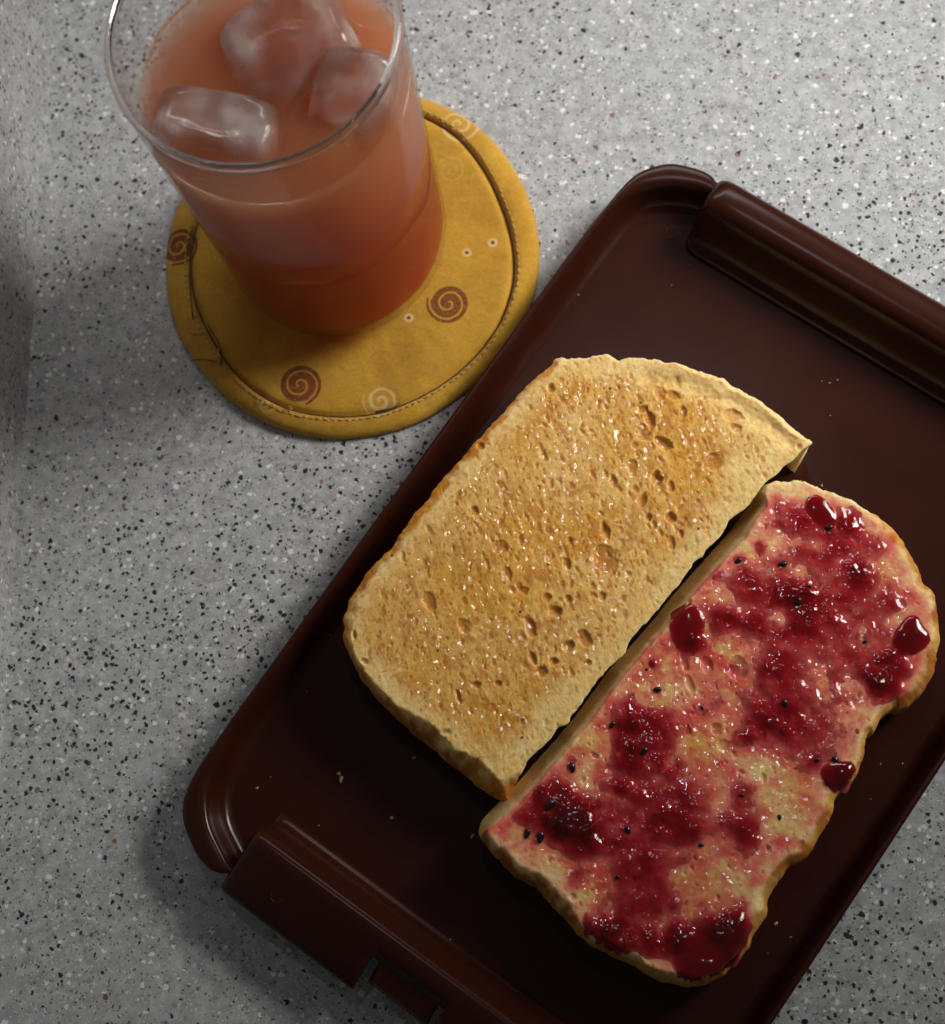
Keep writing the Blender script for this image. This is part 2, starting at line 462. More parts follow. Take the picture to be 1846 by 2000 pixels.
for i in range(len(pr) - 1):
    for j in range(NA):
        F.append((i * NA + j, i * NA + (j + 1) % NA, (i + 1) * NA + (j + 1) % NA, (i + 1) * NA + j))
mesh_obj('border', V, F, FAB, coaster)

def tube(P, r, seg=6, close=False):
    P = np.asarray(P, float); V = []; F = []; m = len(P)
    for i in range(m):
        t = P[min(i + 1, m - 1)] - P[max(i - 1, 0)]; t /= np.linalg.norm(t) + 1e-12
        a = np.cross(t, [0, 0, 1.]);
        if np.linalg.norm(a) < 1e-4: a = np.cross(t, [1., 0, 0])
        a /= np.linalg.norm(a); b = np.cross(t, a)
        rr_ = r if np.isscalar(r) else r[i]
        for j in range(seg):
            q = 2 * math.pi * j / seg
            V.append(P[i] + rr_ * (math.cos(q) * a + math.sin(q) * b))
    for i in range(m - 1):
        for j in range(seg):
            F.append((i * seg + j, i * seg + (j + 1) % seg, (i + 1) * seg + (j + 1) % seg, (i + 1) * seg + j))
    F.append(tuple(range(seg))[::-1]); F.append(tuple((m - 1) * seg + j for j in range(seg)))
    return V, F
def thread_mat(name, c):
    k = NT(name); co = k.coord(); n_ = k.noise(co, 1500, 2)
    k.put(k.b.inputs['Base Color'], k.mix(n_.outputs[0], tuple(x * .7 for x in c), c)); k.b.inputs['Roughness'].default_value = .7
    return k.m
TH_D = thread_mat('dark_thread', (.12, .055, .014)); TH_L = thread_mat('ochre_thread', (.62, .42, .13))
# top-stitching: a row of short stitches just outside the seam
rnd = random.Random(4)
VV = []; FF = []
t = -math.pi
while t < math.pi - .02:
    dt = .036 + rnd.random() * .01
    pts = []
    for s in (0, .3, .7, 1):
        a = t + dt * .72 * s
        r_ = np.interp(a, th, sg) + .0012 + rnd.uniform(-.0001, .0001)
        x = CC[0] + r_ * math.cos(a); y = CC[1] + r_ * math.sin(a)
        pts.append((x, y, fab_h(x, y) + .0004 + (.00012 if s in (.3, .7) else -.0002)))
    v_, f_ = tube(pts, .00016, 5); b0 = len(VV); VV += list(v_); FF += [tuple(b0 + q for q in f) for f in f_]
    t += dt
st = mesh_obj('stitching', VV, FF, TH_L, coaster); st['kind'] = 'stuff'
# seam thread lying in the groove and the loose ends by the overlap
def on_fab(px_list, lift): 
    q = at(px_list, .0047); return [(x, y, float(fab_h(x, y)) + lift) for x, y in q]
gp = [(CC[0] + (sg[j] - .0002) * math.cos(th[j]), CC[1] + (sg[j] - .0002) * math.sin(th[j]), float(fab_h(CC[0] + sg[j] * math.cos(th[j]), CC[1] + sg[j] * math.sin(th[j]))) - .00085) for j in range(NA)]
gp.append(gp[0])
v_, f_ = tube(gp, .00022, 5); mesh_obj('seam_cord', v_, f_, TH_D, coaster)
for pts in ([(375, 445), (371, 480), (369, 540), (373, 590), (376, 622)], [(377, 440), (373, 500), (373, 555), (382, 595), (393, 622)],
            [(376, 702), (395, 700), (420, 705)], [(405, 630), (412, 645), (424, 662), (433, 690), (430, 712)]):
    v_, f_ = tube(on_fab(pts, .0006), .00017, 5); mesh_obj('loose_thread', v_, f_, TH_D, coaster)
for pts in ([(372, 645), (383, 650), (396, 648), (401, 640)], [(560, 796), (565, 793), (570, 797), (566, 802), (561, 799)], [(505, 775), (503, 782), (508, 788), (514, 786)], [(425, 680), (427, 695), (424, 708)]):
    v_, f_ = tube(on_fab(pts, .0007), .00016, 5); mesh_obj('loose_thread', v_, f_, TH_L, coaster)
# dark thread line by the cream spiral
v_, f_ = tube(on_fab([(732, 803), (750, 799), (766, 796), (781, 787)], .0006), .00028, 5); mesh_obj('loose_thread', v_, f_, TH_D, coaster)

# ------------------------------------------------------------------ glass, drink, ice
GC = np.array([-0.0851, 0.2087]); GZ = .0041
glass = thing('drinking_glass', (GC[0], GC[1], GZ), 'clear glass tumbler with rounded base standing on the yellow coaster', 'glass')
def lathe(prof, seg=96, cap=True):
    V = []; F = []; m = len(prof)
    for i in range(seg):
        a = 2 * math.pi * i / seg
        for r_, z in prof: V.append((GC[0] + r_ * math.cos(a), GC[1] + r_ * math.sin(a), z))
    for i in range(seg):
        for j in range(m - 1):
            F.append((i * m + j, ((i + 1) % seg) * m + j, ((i + 1) % seg) * m + j + 1, i * m + j + 1))
    return V, F
ZR = .1181
def r_out(z):
    t = np.clip((z - .012) / (ZR - .012), 0, 1)
    return .0306 + .0027 * t ** 1.25
outer = [(0, GZ + .0004), (.014, GZ + .0004), (.0205, GZ), (.0235, GZ + .0003), (.0265, GZ + .0016), (.0285, GZ + .0037), (.0298, GZ + .0064)]
outer += [(float(r_out(z)), z) for z in np.linspace(.0155, ZR - .0012, 16)]
WT = .0016
LZ_TOP = .0955
rim_c = float(r_out(ZR)) - WT / 2
rim = [(rim_c + WT / 2 * math.cos(a), ZR - .0009 + .0011 * math.sin(a)) for a in np.linspace(.25, math.pi - .25, 8)]
def r_in(z): return float(r_out(z)) - (WT + .0009 * np.clip((.06 - z) / .05, 0, 1))
inner = [(r_in(z), z) for z in np.linspace(ZR - .0014, .0200, 16)] + [(.0268, .0155), (.0240, .0128), (.0195, .0112), (.012, .0108), (0, .0107)]
def thin_glass():
    k = NT('clear_glass')
    k.t.nodes.remove(k.b)
    fr = schlick(k, .035, .5)
    lw = k.n('ShaderNodeLayerWeight'); lw.inputs['Blend'].default_value = .12
    tr = k.n('ShaderNodeBsdfTransparent')
    k.put(tr.inputs['Color'], k.mix(lw.outputs['Facing'], (.985, .985, .98), (.80, .80, .80)))
    gl = k.n('ShaderNodeBsdfGlossy'); gl.inputs['Roughness'].default_value = .015
    mx = k.n('ShaderNodeMixShader'); k.l(fr, mx.inputs[0]); k.l(tr.outputs[0], mx.inputs[1]); k.l(gl.outputs[0], mx.inputs[2])
    k.l(mx.outputs[0], k.out.inputs['Surface'])
    return k.m
GLASS = thin_glass()
RG = NT('solid_glass')
RG.b.inputs['Base Color'].default_value = (.97, .965, .96, 1)
RG.b.inputs['Roughness'].default_value = 0.0
RG.b.inputs['IOR'].default_value = 1.47
RG.b.inputs['Transmission Weight'].default_value = 1
V, F = lathe(outer)
mesh_obj('wall', V, F, GLASS, glass)
RH = .0024
rprof = [(rim_c + WT / 2, ZR - RH)] + [(rim_c + WT / 2 * math.cos(a), ZR - .0009 + .0010 * math.sin(a)) for a in np.linspace(0, math.pi, 12)] + [(rim_c - WT / 2, ZR - RH), (rim_c, ZR - RH - .0006), (rim_c + WT / 2, ZR - RH)]
V, F = lathe(rprof)
mesh_obj('rim', V, F, RG.m, glass)
V, F = lathe([(r_, z) for r_, z in inner if z > LZ_TOP - .001])
mesh_obj('inner_wall', V, F, GLASS, glass)

LZ = .0955
k = NT('cloudy_fruit_drink')
k.t.nodes.remove(k.b)
fr = schlick(k, .022)
tr = k.n('ShaderNodeBsdfTransparent'); gl = k.n('ShaderNodeBsdfGlossy'); gl.inputs['Roughness'].default_value = .03
ge = k.n('ShaderNodeNewGeometry'); sp_ = k.n('ShaderNodeSeparateXYZ'); k.l(ge.outputs['Normal'], sp_.inputs[0])
mx = k.n('ShaderNodeMixShader'); k.l(k.math('MULTIPLY', fr, k.mapr(k.math('ABSOLUTE', sp_.outputs[2]), .3, .6)), mx.inputs[0]); k.l(tr.outputs[0], mx.inputs[1]); k.l(gl.outputs[0], mx.inputs[2])
k.l(mx.outputs[0], k.out.inputs['Surface'])
# drink absorption rises towards the bottom, cloudy scatter rises towards the top
cz = k.n('ShaderNodeSeparateXYZ'); k.l(k.coord(), cz.inputs[0])
lay = k.mapr(cz.outputs[2], .020, LZ - .0108 - .006)
vs = k.n('ShaderNodeVolumeScatter'); vs.inputs['Color'].default_value = (1.0, .78, .46, 1); vs.inputs['Anisotropy'].default_value = .35
k.put(vs.inputs['Density'], k.mapr(lay, 0, 1, 80, 150, False))
va = k.n('ShaderNodeVolumeAbsorption'); va.inputs['Color'].default_value = (.885, .33, .0, 1)
k.put(va.inputs['Density'], k.mapr(lay, 0, 1, 270, 120, False))
ad = k.n('ShaderNodeAddShader'); k.l(vs.outputs[0], ad.inputs[0]); k.l(va.outputs[0], ad.inputs[1]); k.l(ad.outputs[0], k.out.inputs['Volume'])
DRINK = k.m
drink = thing('fruit_drink', (GC[0], GC[1], .0108), 'cloudy red-orange iced fruit drink filling the tumbler', 'drink')
# body follows the inside of the glass; the top surface has slow swells and a meniscus
NS = 96
pb = [(0, .0108), (.012, .0109), (.0194, .0113), (.0239, .0129), (.0267, .0156)] + [(r_in(z), z) for z in np.linspace(.0200, LZ + .0006, 14)]
pb = [(0, GZ + .0024), (.014, GZ + .0024), (.0215, GZ + .0026), (.0252, GZ + .0036), (.0274, GZ + .0055), (.0290, GZ + .0085)] + [(float(r_out(z)) - .0006, z) for z in np.linspace(.0165, LZ + .0006, 14)]
ri = float(r_out(LZ)) - .0006
V = []; F = []
for r_, z in pb: V += [(GC[0] + r_ * math.cos(2 * math.pi * i / NS), GC[1] + r_ * math.sin(2 * math.pi * i / NS), z) for i in range(NS)]
for s in (.985, .96, .92, .85, .75, .62, .48, .34, .2, .08, .0):
    for i in range(NS):
        a = 2 * math.pi * i / NS; x = GC[0] + ri * s * math.cos(a); y = GC[1] + ri * s * math.sin(a)
        men = .0009 * math.exp(-(1 - s) / .03)
        V.append((x, y, LZ - .0002 + men + .00025 * float(fbm(np.array(x), np.array(y), 110, 3, 2))))
m_ = len(pb) + 11
for i in range(m_ - 1):
    for j in range(NS): F.append((i * NS + j, i * NS + (j + 1) % NS, (i + 1) * NS + (j + 1) % NS, (i + 1) * NS + j))
mesh_obj('liquid', V, F, DRINK, drink)

k = NT('milky_ice')
co = k.coord(); nn = k.noise(co, 70, 2, .5); n2 = k.noise(co, 170, 1)
k.put(k.b.inputs['Base Color'], k.mix(k.mapr(nn.outputs[0], .35, .65), (.95, .86, .80), (.98, .94, .92)))
k.b.inputs['Roughness'].default_value = .07
k.b.inputs['IOR'].default_value = 1.31
k.put(k.b.inputs['Transmission Weight'], k.mapr(nn.outputs[0], (.30), .75, .93, .52))
k.put(k.b.inputs['Normal'], k.bump(n2.outputs[0], .25, .0012))
ICE = k.m
def ice_cube(px, zc, size, rot, seed, label):
    from mathutils import Euler
    q = at([px], zc)[0]
    o = thing('ice_cube', (q[0], q[1], zc - size[2] / 2), label, 'ice cube', 'ice cubes in the drink')
    Rm = np.array(Euler(rot).to_matrix())
    N = 12; V = []; F = []; idx = {}
    def add(p):
        key = tuple(np.round(p, 5))
        if key in idx: return idx[key]
        w = np.array(p); 
        l6 = (np.abs(w) ** 4).sum() ** (1 / 4)
        d = w / l6                                   # rounded cube
        x = d * np.array(size) / 2
        x = x * (1 + .05 * vnoise(np.array(d[0] + d[2] * .6), np.array(d[1] - d[2] * .4), 2.2, seed))
        x = x * (1 - .13 * abs(d[2]) ** 2 * (np.hypot(d[0], d[1]) < .6))    # dished faces
        V.append(Rm @ x + np.array([q[0], q[1], zc])); idx[key] = len(V) - 1
        return idx[key]
    for ax in range(3):
        for s in (-1, 1):
            for i in range(N):
                for j in range(N):
                    f = []
                    for a, b in ((i, j), (i + 1, j), (i + 1, j + 1), (i, j + 1)):
                        p = [0, 0, 0]; p[ax] = s; p[(ax + 1) % 3] = -1 + 2 * a / N; p[(ax + 2) % 3] = -1 + 2 * b / N
                        f.append(add(p))
                    F.append(tuple(f if s > 0 else f[::-1]))
    mesh_obj('ice', V, F, ICE, o)
ice_cube((575, 105), LZ - .0074, (.030, .027, .022), (.12, -.16, .5), 3, 'largest ice cube, floating at the far side of the tumbler')
ice_cube((690, 190), LZ - .0060, (.018, .022, .018), (.3, .2, -.25), 5, 'small milky ice cube against the glass wall on the toast side')
ice_cube((425, 268), LZ - .0068, (.030, .018, .018), (-.18, .10, -.22), 9, 'clear wet ice cube against the near wall of the tumbler')

# ------------------------------------------------------------------ bread
ZT = .0030            # tray floor
def bread_material(name):
    k = NT(name)
    at_ = k.n('ShaderNodeAttribute', attribute_name='tone'); wet = k.n('ShaderNodeAttribute', attribute_name='wet')
    co = k.coord()
    n1 = k.noise(co, 900, 4, .65); n2 = k.noise(co, 2600, 2)
    col = k.n('ShaderNodeMix', data_type='RGBA', blend_type='MULTIPLY'); col.inputs[0].default_value = 1
    k.l(at_.outputs['Color'], col.inputs[6])
    k.l(k.mix(k.mapr(n1.outputs[0], .3, .7), (.86, .79, .66), (1.06, 1.07, 1.08)), col.inputs[7])
    k.l(col.outputs[2], k.b.inputs['Base Color'])
    k.put(k.b.inputs['Roughness'], k.math('SUBTRACT', .80, k.math('MULTIPLY', wet.outputs['Fac'], .42)))
    k.b.inputs['Specular IOR Level'].default_value = .25
    k.b.inputs['Subsurface Weight'].default_value = .7
    k.b.inputs['Subsurface Radius'].default_value = (1, .5, .2)
    k.b.inputs['Subsurface Scale'].default_value = .0018
    h = k.math('ADD', n1.outputs[0], k.math('MULTIPLY', n2.outputs[0], .35))
    k.put(k.b.inputs['Normal'], k.bump(h, .14, .0003))
    # film of melted butter or jam juice over the crumb
    n3 = k.noise(co, 620, 0, .5)
    k.put(k.b.inputs['Coat Weight'], k.mapr(wet.outputs['Fac'], .15, .6))
    k.b.inputs['Coat Roughness'].default_value = .16
    k.b.inputs['Coat IOR'].default_value = 1.46
    k.put(k.b.inputs['Coat Normal'], k.bump(n3.outputs[0], 1.0, .0013))
    return k.m
BREAD = bread_material('toasted_white_bread')

def poly_sd(X, Y, P):
    """signed distance (positive inside), parameter along the outline"""
    A = P; B = np.roll(P, -1, 0)
    best = np.full(X.shape, 1e9); par = np.zeros(X.shape); inside = np.zeros(X.shape, bool)
    for i in range(len(P)):
        a, b = A[i], B[i]; e = b - a; L2 = e @ e + 1e-18
        t = np.clip(((X - a[0]) * e[0] + (Y - a[1]) * e[1]) / L2, 0, 1)
        d = (X - a[0] - t * e[0]) ** 2 + (Y - a[1] - t * e[1]) ** 2
        m = d < best
        best[m] = d[m]; par[m] = i + t[m]
        c = (a[1] > Y) != (b[1] > Y)
        xin = (b[0] - a[0]) * (Y - a[1]) / (b[1] - a[1] + 1e-18) + a[0]
        inside ^= c & (X < xin)
    d = np.sqrt(best)
    return np.where(inside, d, -d), par % len(P)

STEP = .00021
def slice_field(outline_px, zsil, ragged, seed):
    """outline_px rows: x, y, w(mm), drop(mm), crust tone 0..1, under-inset(mm)"""
    O = np.array(outline_px, float)
    O[:, :2] = at(O[:, :2], zsil)
    n_ = 420
    # linear resample keeps the crisp corners of the cut
    Q = np.vstack([O, O[:1]]); d = np.r_[0, np.cumsum(np.linalg.norm(np.diff(Q[:, :2], axis=0), axis=1))]
    s = np.linspace(0, d[-1], n_, endpoint=False)
    P = np.stack([np.interp(s, d, Q[:, c]) for c in range(Q.shape[1])], 1)
    for _ in range(1): P = (np.roll(P, 1, 0) + 2 * P + np.roll(P, -1, 0)) / 4
    T = np.roll(P[:, :2], -1, 0) - np.roll(P[:, :2], 1, 0); T /= np.linalg.norm(T, axis=1)[:, None]
    Nn = np.stack([T[:, 1], -T[:, 0]], 1)
    j = fbm(P[:, 0], P[:, 1], 420, seed, 4, .8) * ragged * .001 * np.where((P[:, 3] > 5) & (P[:, 4] < .3), .22, 1)
    P[:, :2] += Nn * j[:, None]
    x0, y0_ = P[:, :2].min(0) - 3 * STEP; x1, y1_ = P[:, :2].max(0) + 3 * STEP
    gx = np.arange(x0, x1, STEP); gy = np.arange(y0_, y1_, STEP)
    X, Y = np.meshgrid(gx, gy, indexing='ij')
    # distance on a coarse grid, then refined: keeps the script quick
    cx = np.linspace(x0, x1, 1 + len(gx) // 3); cy = np.linspace(y0_, y1_, 1 + len(gy) // 3)
    CX, CY = np.meshgrid(cx, cy, indexing='ij')
    sd_c, par_c = poly_sd(CX, CY, P[:, :2])
    fx = (X - x0) / (x1 - x0) * (len(cx) - 1); fy = (Y - y0_) / (y1_ - y0_) * (len(cy) - 1)
    ix = np.clip(fx.astype(int), 0, len(cx) - 2); iy = np.clip(fy.astype(int), 0, len(cy) - 2)
    tx = fx - ix; ty = fy - iy
    def bil(G): return (G[ix, iy] * (1 - tx) + G[ix + 1, iy] * tx) * (1 - ty) + (G[ix, iy + 1] * (1 - tx) + G[ix + 1, iy + 1] * tx) * ty
    sd = bil(sd_c)
    prop = []
    for c in range(2, P.shape[1]):
        G = np.interp(par_c, np.arange(n_ + 1), np.r_[P[:, c], P[0, c]])
        for _ in range(3):
            G[1:-1, 1:-1] = (G[:-2, 1:-1] + G[2:, 1:-1] + G[1:-1, :-2] + G[1:-1, 2:] + 2 * G[1:-1, 1:-1]) / 6
        prop.append(bil(G))
    return X, Y, sd, prop, gx, gy

def carve(H_, mask_, gx, gy, cx, cy, rx, ry, ang_, depth, power=.6, wob=None):
    R_ = max(rx, ry) * 1.15
    i0, i1 = np.searchsorted(gx, [cx - R_, cx + R_]); j0, j1 = np.searchsorted(gy, [cy - R_, cy + R_])
    if i1 - i0 < 2 or j1 - j0 < 2: return
    x = gx[i0:i1, None] - cx; y = gy[None, j0:j1] - cy
    c, s = math.cos(ang_), math.sin(ang_)
    a = (x * c + y * s) / rx; b = (-x * s + y * c) / ry
    q = a * a + b * b
    if wob is not None: q = q * (1 + .35 * wob[i0:i1, j0:j1])
    cut = np.clip(1 - q, 0, 1) ** power
    H_[i0:i1, j0:j1] -= depth * cut
    mask_[i0:i1, j0:j1] = np.maximum(mask_[i0:i1, j0:j1], cut)

def grid_mesh(name, X, Y, Z, keep, sd, mat, parent, attrs, zbot=None, inset_mm=None):
    """keep: vertices inside; the rim vertices are pulled on to the outline; optional side wall down to zbot"""
    nx, ny = X.shape
    cell = keep[:-1, :-1] & keep[1:, :-1] & keep[1:, 1:] & keep[:-1, 1:]
    used = np.zeros((nx, ny), bool)
    for dx in (0, 1):
        for dy in (0, 1): used[dx:nx - 1 + dx, dy:ny - 1 + dy] |= cell
    idx = -np.ones((nx, ny), int); idx[used] = np.arange(used.sum())
    i, j = np.nonzero(cell)
    quads = np.stack([idx[i, j], idx[i + 1, j], idx[i + 1, j + 1], idx[i, j + 1]], 1)
    XX = X.copy(); YY = Y.copy()
    gxs, gys = np.gradient(sd, STEP)
    g = np.sqrt(gxs ** 2 + gys ** 2) + 1e-9
    pad = np.zeros((nx + 1, ny + 1), int); pad[1:nx, 1:ny] = cell
    cnt = pad[:-1, :-1] + pad[1:, :-1] + pad[:-1, 1:] + pad[1:, 1:]
    rim_ = used & (cnt < 4)
    XX[rim_] -= (sd * gxs / g)[rim_] * .95; YY[rim_] -= (sd * gys / g)[rim_] * .95
    V = np.stack([XX[used], YY[used], Z[used]], 1)
    A = {k_: v_[used] for k_, v_ in attrs.items()}
    if zbot is not None:
        # boundary edges of the sheet
        E_ = np.concatenate([quads[:, [0, 1]], quads[:, [1, 2]], quads[:, [2, 3]], quads[:, [3, 0]]])
        key = np.sort(E_, 1); _, inv, c_ = np.unique(key, axis=0, return_inverse=True, return_counts=True)
        B_ = E_[c_[inv.ravel()] == 1]
        bv = np.unique(B_); mp = -np.ones(len(V), int); 
        N0 = len(V)
        gv = np.stack([(gxs / g)[used][bv], (gys / g)[used][bv]], 1)
        ins = inset_mm[used][bv] * .001
        levels = (.30, .62, .92, 1.0); bulge = (-.10, .0, .55, 1.0)
        rows = [bv]
        newV = []; newA = {k_: [] for k_ in A}
        for li, (lv, bu) in enumerate(zip(levels, bulge)):
            f = np.where(ins > .004, lv, bu)
            q = V[bv].copy()
            q[:, :2] += gv * (ins * f)[:, None]
            q[:, 2] = V[bv, 2] + (zbot - V[bv, 2]) * lv
            newV.append(q); rows.append(N0 + li * len(bv) + np.arange(len(bv)))
            for k_ in A: newA[k_].append(A[k_][bv] * (.0 if k_ == 'wet' else 1.0))
        V = np.vstack([V] + newV)
        for k_ in A: A[k_] = np.concatenate([A[k_]] + newA[k_])
        fl = []
        pos = -np.ones(N0, int); pos[bv] = np.arange(len(bv))
        for r0, r1 in zip(rows[:-1], rows[1:]):
            a = pos[B_[:, 0]]; b = pos[B_[:, 1]]
            fl.append(np.stack([r0[b], r0[a], r1[a], r1[b]], 1))
        quads = np.concatenate([quads] + fl)
    o = mesh_obj(name, V, quads.tolist(), mat, parent)
    for k_, v_ in A.items():
        if v_.ndim == 2:
            t_ = o.data.attributes.new(k_, 'FLOAT_COLOR', 'POINT'); c4 = np.concatenate([v_, np.ones((len(v_), 1))], 1)
            t_.data.foreach_set('color', c4.astype(np.float32).ravel())
        else:
            t_ = o.data.attributes.new(k_, 'FLOAT', 'POINT'); t_.data.foreach_set('value', v_.astype(np.float32))
    return o

def lerp3(a, b, t): return a * (1 - t[..., None]) + np.array(b) * t[..., None]

# ---- buttered half
c4 = lambda x, y: (640 + x / 1.8837, 660 + y / 1.8837)
def seg(pts, w, drop, tone, ins): return [(*c4(x, y), w, drop, tone, ins) for x, y in pts]
OL = []
OL += seg([(850, 75), (900, 78), (990, 70), (1020, 55), (1050, 70), (1065, 88), (1100, 72), (1160, 78), (1230, 88), (1290, 97)], 1.0, 1.6, .12, 2)
OL += seg([(1340, 110), (1400, 135), (1450, 148), (1510, 185), (1570, 215), (1620, 250), (1665, 285), (1700, 320), (1740, 350), (1775, 378)], 1.6, 2.4, .06, 2.5)
OL += seg([(1790, 382), (1785, 395), (1765, 405), (1700, 465), (1640, 515), (1600, 545), (1570, 590), (1530, 635), (1490, 670), (1455, 715), (1440, 745), (1400, 780), (1350, 835), (1320, 875), (1285, 920), (1250, 960), (1210, 1010), (1165, 1060), (1115, 1115), (1098, 1165), (1085, 1168), (1060, 1190), (1020, 1240), (985, 1275), (940, 1340), (905, 1380), (885, 1425), (855, 1437), (800, 1500), (740, 1550), (715, 1600)], .5, .5, .0, 6.5)
OL += seg([(680, 1660), (655, 1690)], 3.2, 4.5, .75, 4.5)
OL += seg([(620, 1680), (560, 1650), (500, 1600)], 5.2, 8, .85, 1.2)
OL += seg([(430, 1545), (370, 1490), (300, 1440)], 4.0, 8, .85, 1.0)
OL += seg([(240, 1385), (170, 1310), (120, 1250), (80, 1180)], 2.2, 5.5, .75, 1.0)
OL += seg([(60, 1110), (62, 1040), (75, 980), (110, 920), (160, 850), (240, 770), (330, 640), (420, 530), (500, 440), (570, 360)], 3.2, 1.3, .60, 1.5)
OL += seg([(640, 290), (700, 215), (760, 160), (810, 115), (835, 90)], 2.4, 1.0, .42, 1.5)
ZA = .0215
X, Y, sd, (Wm, Dm, Tn, In), gx, gy = slice_field(OL, ZA - .002, .7, 31)
PX = to_px(np.stack([X.ravel(), Y.ravel(), np.full(X.size, ZA)], 1)).reshape(*X.shape, 2)
U4 = (PX[..., 0] - 640) * 1.8837; V4 = (PX[..., 1] - 660) * 1.8837
H = np.full(X.shape, ZA) + .0007 * fbm(X, Y, 28, 40, 2) + .00008 * fbm(X, Y, 300, 41, 3)
H += .00006 * fbm(X * .55 + Y * .1, Y * .25, 1500, 42, 3)          # short fibres of the crumb
pore = np.zeros_like(H); wobn = fbm(X, Y, 900, 43, 2)
PXMM = 1.0 / (FPX / .447)      # metres per photo pixel at the bread
big = [(1160, 262, 22, 16, .3, 1.3), (1186, 300, 20, 36, .2, 2.0), (1160, 345, 30, 36, .2, 1.2), (1237, 388, 40, 22, -.5, 2.2), (1210, 515, 21, 30, .1, 2.2), (1158, 598, 17, 30, -.3, 1.6), (1260, 660, 22, 22, 0, 1.8), (1180, 660, 14, 18, 0, 1.4), (1022, 705, 15, 34, .35, 1.6), (1050, 525, 14, 26, .2, 1.2), (838, 1005, 27, 20, 0, 2.0), (805, 955, 17, 18, 0, 1.3), (892, 745, 10, 15, 0, 1.2), (635, 770, 30, 30, 0, .9), (1022, 815, 45, 62, .3, 1.0), (945, 1102, 25, 36, .4, 1.3), (885, 1132, 24, 22, 0, 1.6), (830, 1190, 18, 15, 0, 1.4), (957, 1195, 16, 14, 0, 1.2), (745, 1062, 20, 46, .3, 1.4), (755, 1178, 14, 30, .4, 1.5), (785, 1228, 24, 22, 0, 1.4), (372, 968, 26, 44, .4, 1.1), (98, 1090, 9, 20, .1, 1.6), (135, 1190, 17, 12, -.5, 1.2), (1490, 282, 40, 26, -.3, 1.5), (1272, 210, 30, 18, -.5, 1.2), (1222, 200, 24, 28, .4, 1.0), (820, 185, 14, 22, 0, 1.2), (1308, 272, 14, 22, 0, 1.0), (560, 395, 15, 20, .5, 1.2), (880, 830, 16, 26, .2, 1.2), (1262, 545, 14, 24, .1, 1.1), (1265, 755, 14, 32, .1, 1.1), (1420, 455, 40, 34, 0, .8), (500, 1060, 20, 34, .4, .9), (545, 1275, 20, 15, 0, 1.1), (625, 1270, 14, 12, 0, 1.0), (480, 1320, 10, 28, .3, 1.2), (660, 865, 18, 24, .2, 1.0), (720, 930, 22, 16, 0, .9), (1440, 1290, 10, 10, 0, 1), (540, 635, 15, 22, .4, 1.0), (430, 1450, 16, 10, 0, 1), (1300, 720, 10, 20, .1, 1.0), (1120, 470, 20, 30, .2, .8), (1010, 950, 14, 18, .2, 1.2), (1500, 330, 26, 18, -.4, 1.1), (885, 960, 14, 18, .2, 1.3)]
for x, y, rx, ry, a, dp in big:
    q = at([c4(x, y)], ZA)[0]
    carve(H, pore, gx, gy, q[0], q[1], rx / 1.8837 * PXMM, ry / 1.8837 * PXMM, a, dp * .0006, .55, wobn)
rs = np.random.RandomState(7)
for _ in range(5200):
    i, j = rs.randint(X.shape[0]), rs.randint(X.shape[1])
    if sd[i, j] < .0003: continue
    r_ = np.exp(rs.normal(math.log(.00028), .50)); r_ = min(r_, .0013)
    el = rs.uniform(1.2, 2.6)
    near = sd[i, j] < .007
    a = rs.normal(.28, .3)
    if near and U4[i, j] < 700: a = rs.normal(-.75, .25); el *= 1.3; r_ *= .75
    carve(H, pore, gx, gy, X[i, j], Y[i, j], r_ / math.sqrt(el), r_ * math.sqrt(el), a, r_ * rs.uniform(.15, .42), .9, wobn)
for _ in range(420):
    i, j = rs.randint(X.shape[0]), rs.randint(X.shape[1])
    if sd[i, j] < .002: continue
    r_ = rs.uniform(.00045, .00105); el = rs.uniform(1.3, 2.6)
    carve(H, pore, gx, gy, X[i, j], Y[i, j], r_ / math.sqrt(el), r_ * math.sqrt(el), rs.normal(.28, .3), r_ * rs.uniform(.12, .32), .7, wobn)
# fine open cells: mostly tone (butter soaked), hardly any depth
cell = np.zeros_like(H); dum = np.zeros_like(H)
for _ in range(11000):
    i, j = rs.randint(X.shape[0]), rs.randint(X.shape[1])
    if sd[i, j] < .0003: continue
    r_ = np.exp(rs.normal(math.log(.00030), .38)); el = rs.uniform(1.5, 3.2)
    carve(dum, cell, gx, gy, X[i, j], Y[i, j], r_ / math.sqrt(el), r_ * math.sqrt(el), rs.normal(.28, .25), 0, .8, wobn)
ca, sa_ = math.cos(.28), math.sin(.28)
XR = X * ca + Y * sa_; YR = -X * sa_ + Y * ca
streak = fbm(XR, YR * .30, 1050, 301, 3)
H -= .00005 * cell - .00003 * streak
# torn channel under the pale crust flap, and a crack in the crumb
def groove(H_, pts, width, depth, Xq, Yq, conv, zref):
    Q = at([conv(*p) for p in pts], zref)
    best = np.full(H_.shape, 1e9)
    for a, b in zip(Q[:-1], Q[1:]):
        e = b - a; t = np.clip(((Xq - a[0]) * e[0] + (Yq - a[1]) * e[1]) / (e @ e), 0, 1)
        best = np.minimum(best, np.hypot(Xq - a[0] - t * e[0], Yq - a[1] - t * e[1]))
    g = np.exp(-(best / width) ** 2)
    H_ -= depth * g * np.clip(1 + 1.1 * fbm(Xq, Yq, 220, 77, 3), 0, 2)
    return g
g1 = groove(H, [(1180, 140), (1300, 165), (1400, 190), (1480, 225), (1560, 275), (1640, 330), (1700, 375)], .0022, .0009, X, Y, c4, ZA)
wj = 1 + .35 * fbm(X, Y, 160, 51, 3)
Wv = np.maximum(Wm * wj, .15) * .001
ed = np.clip(1 - sd / Wv, 0, 1)
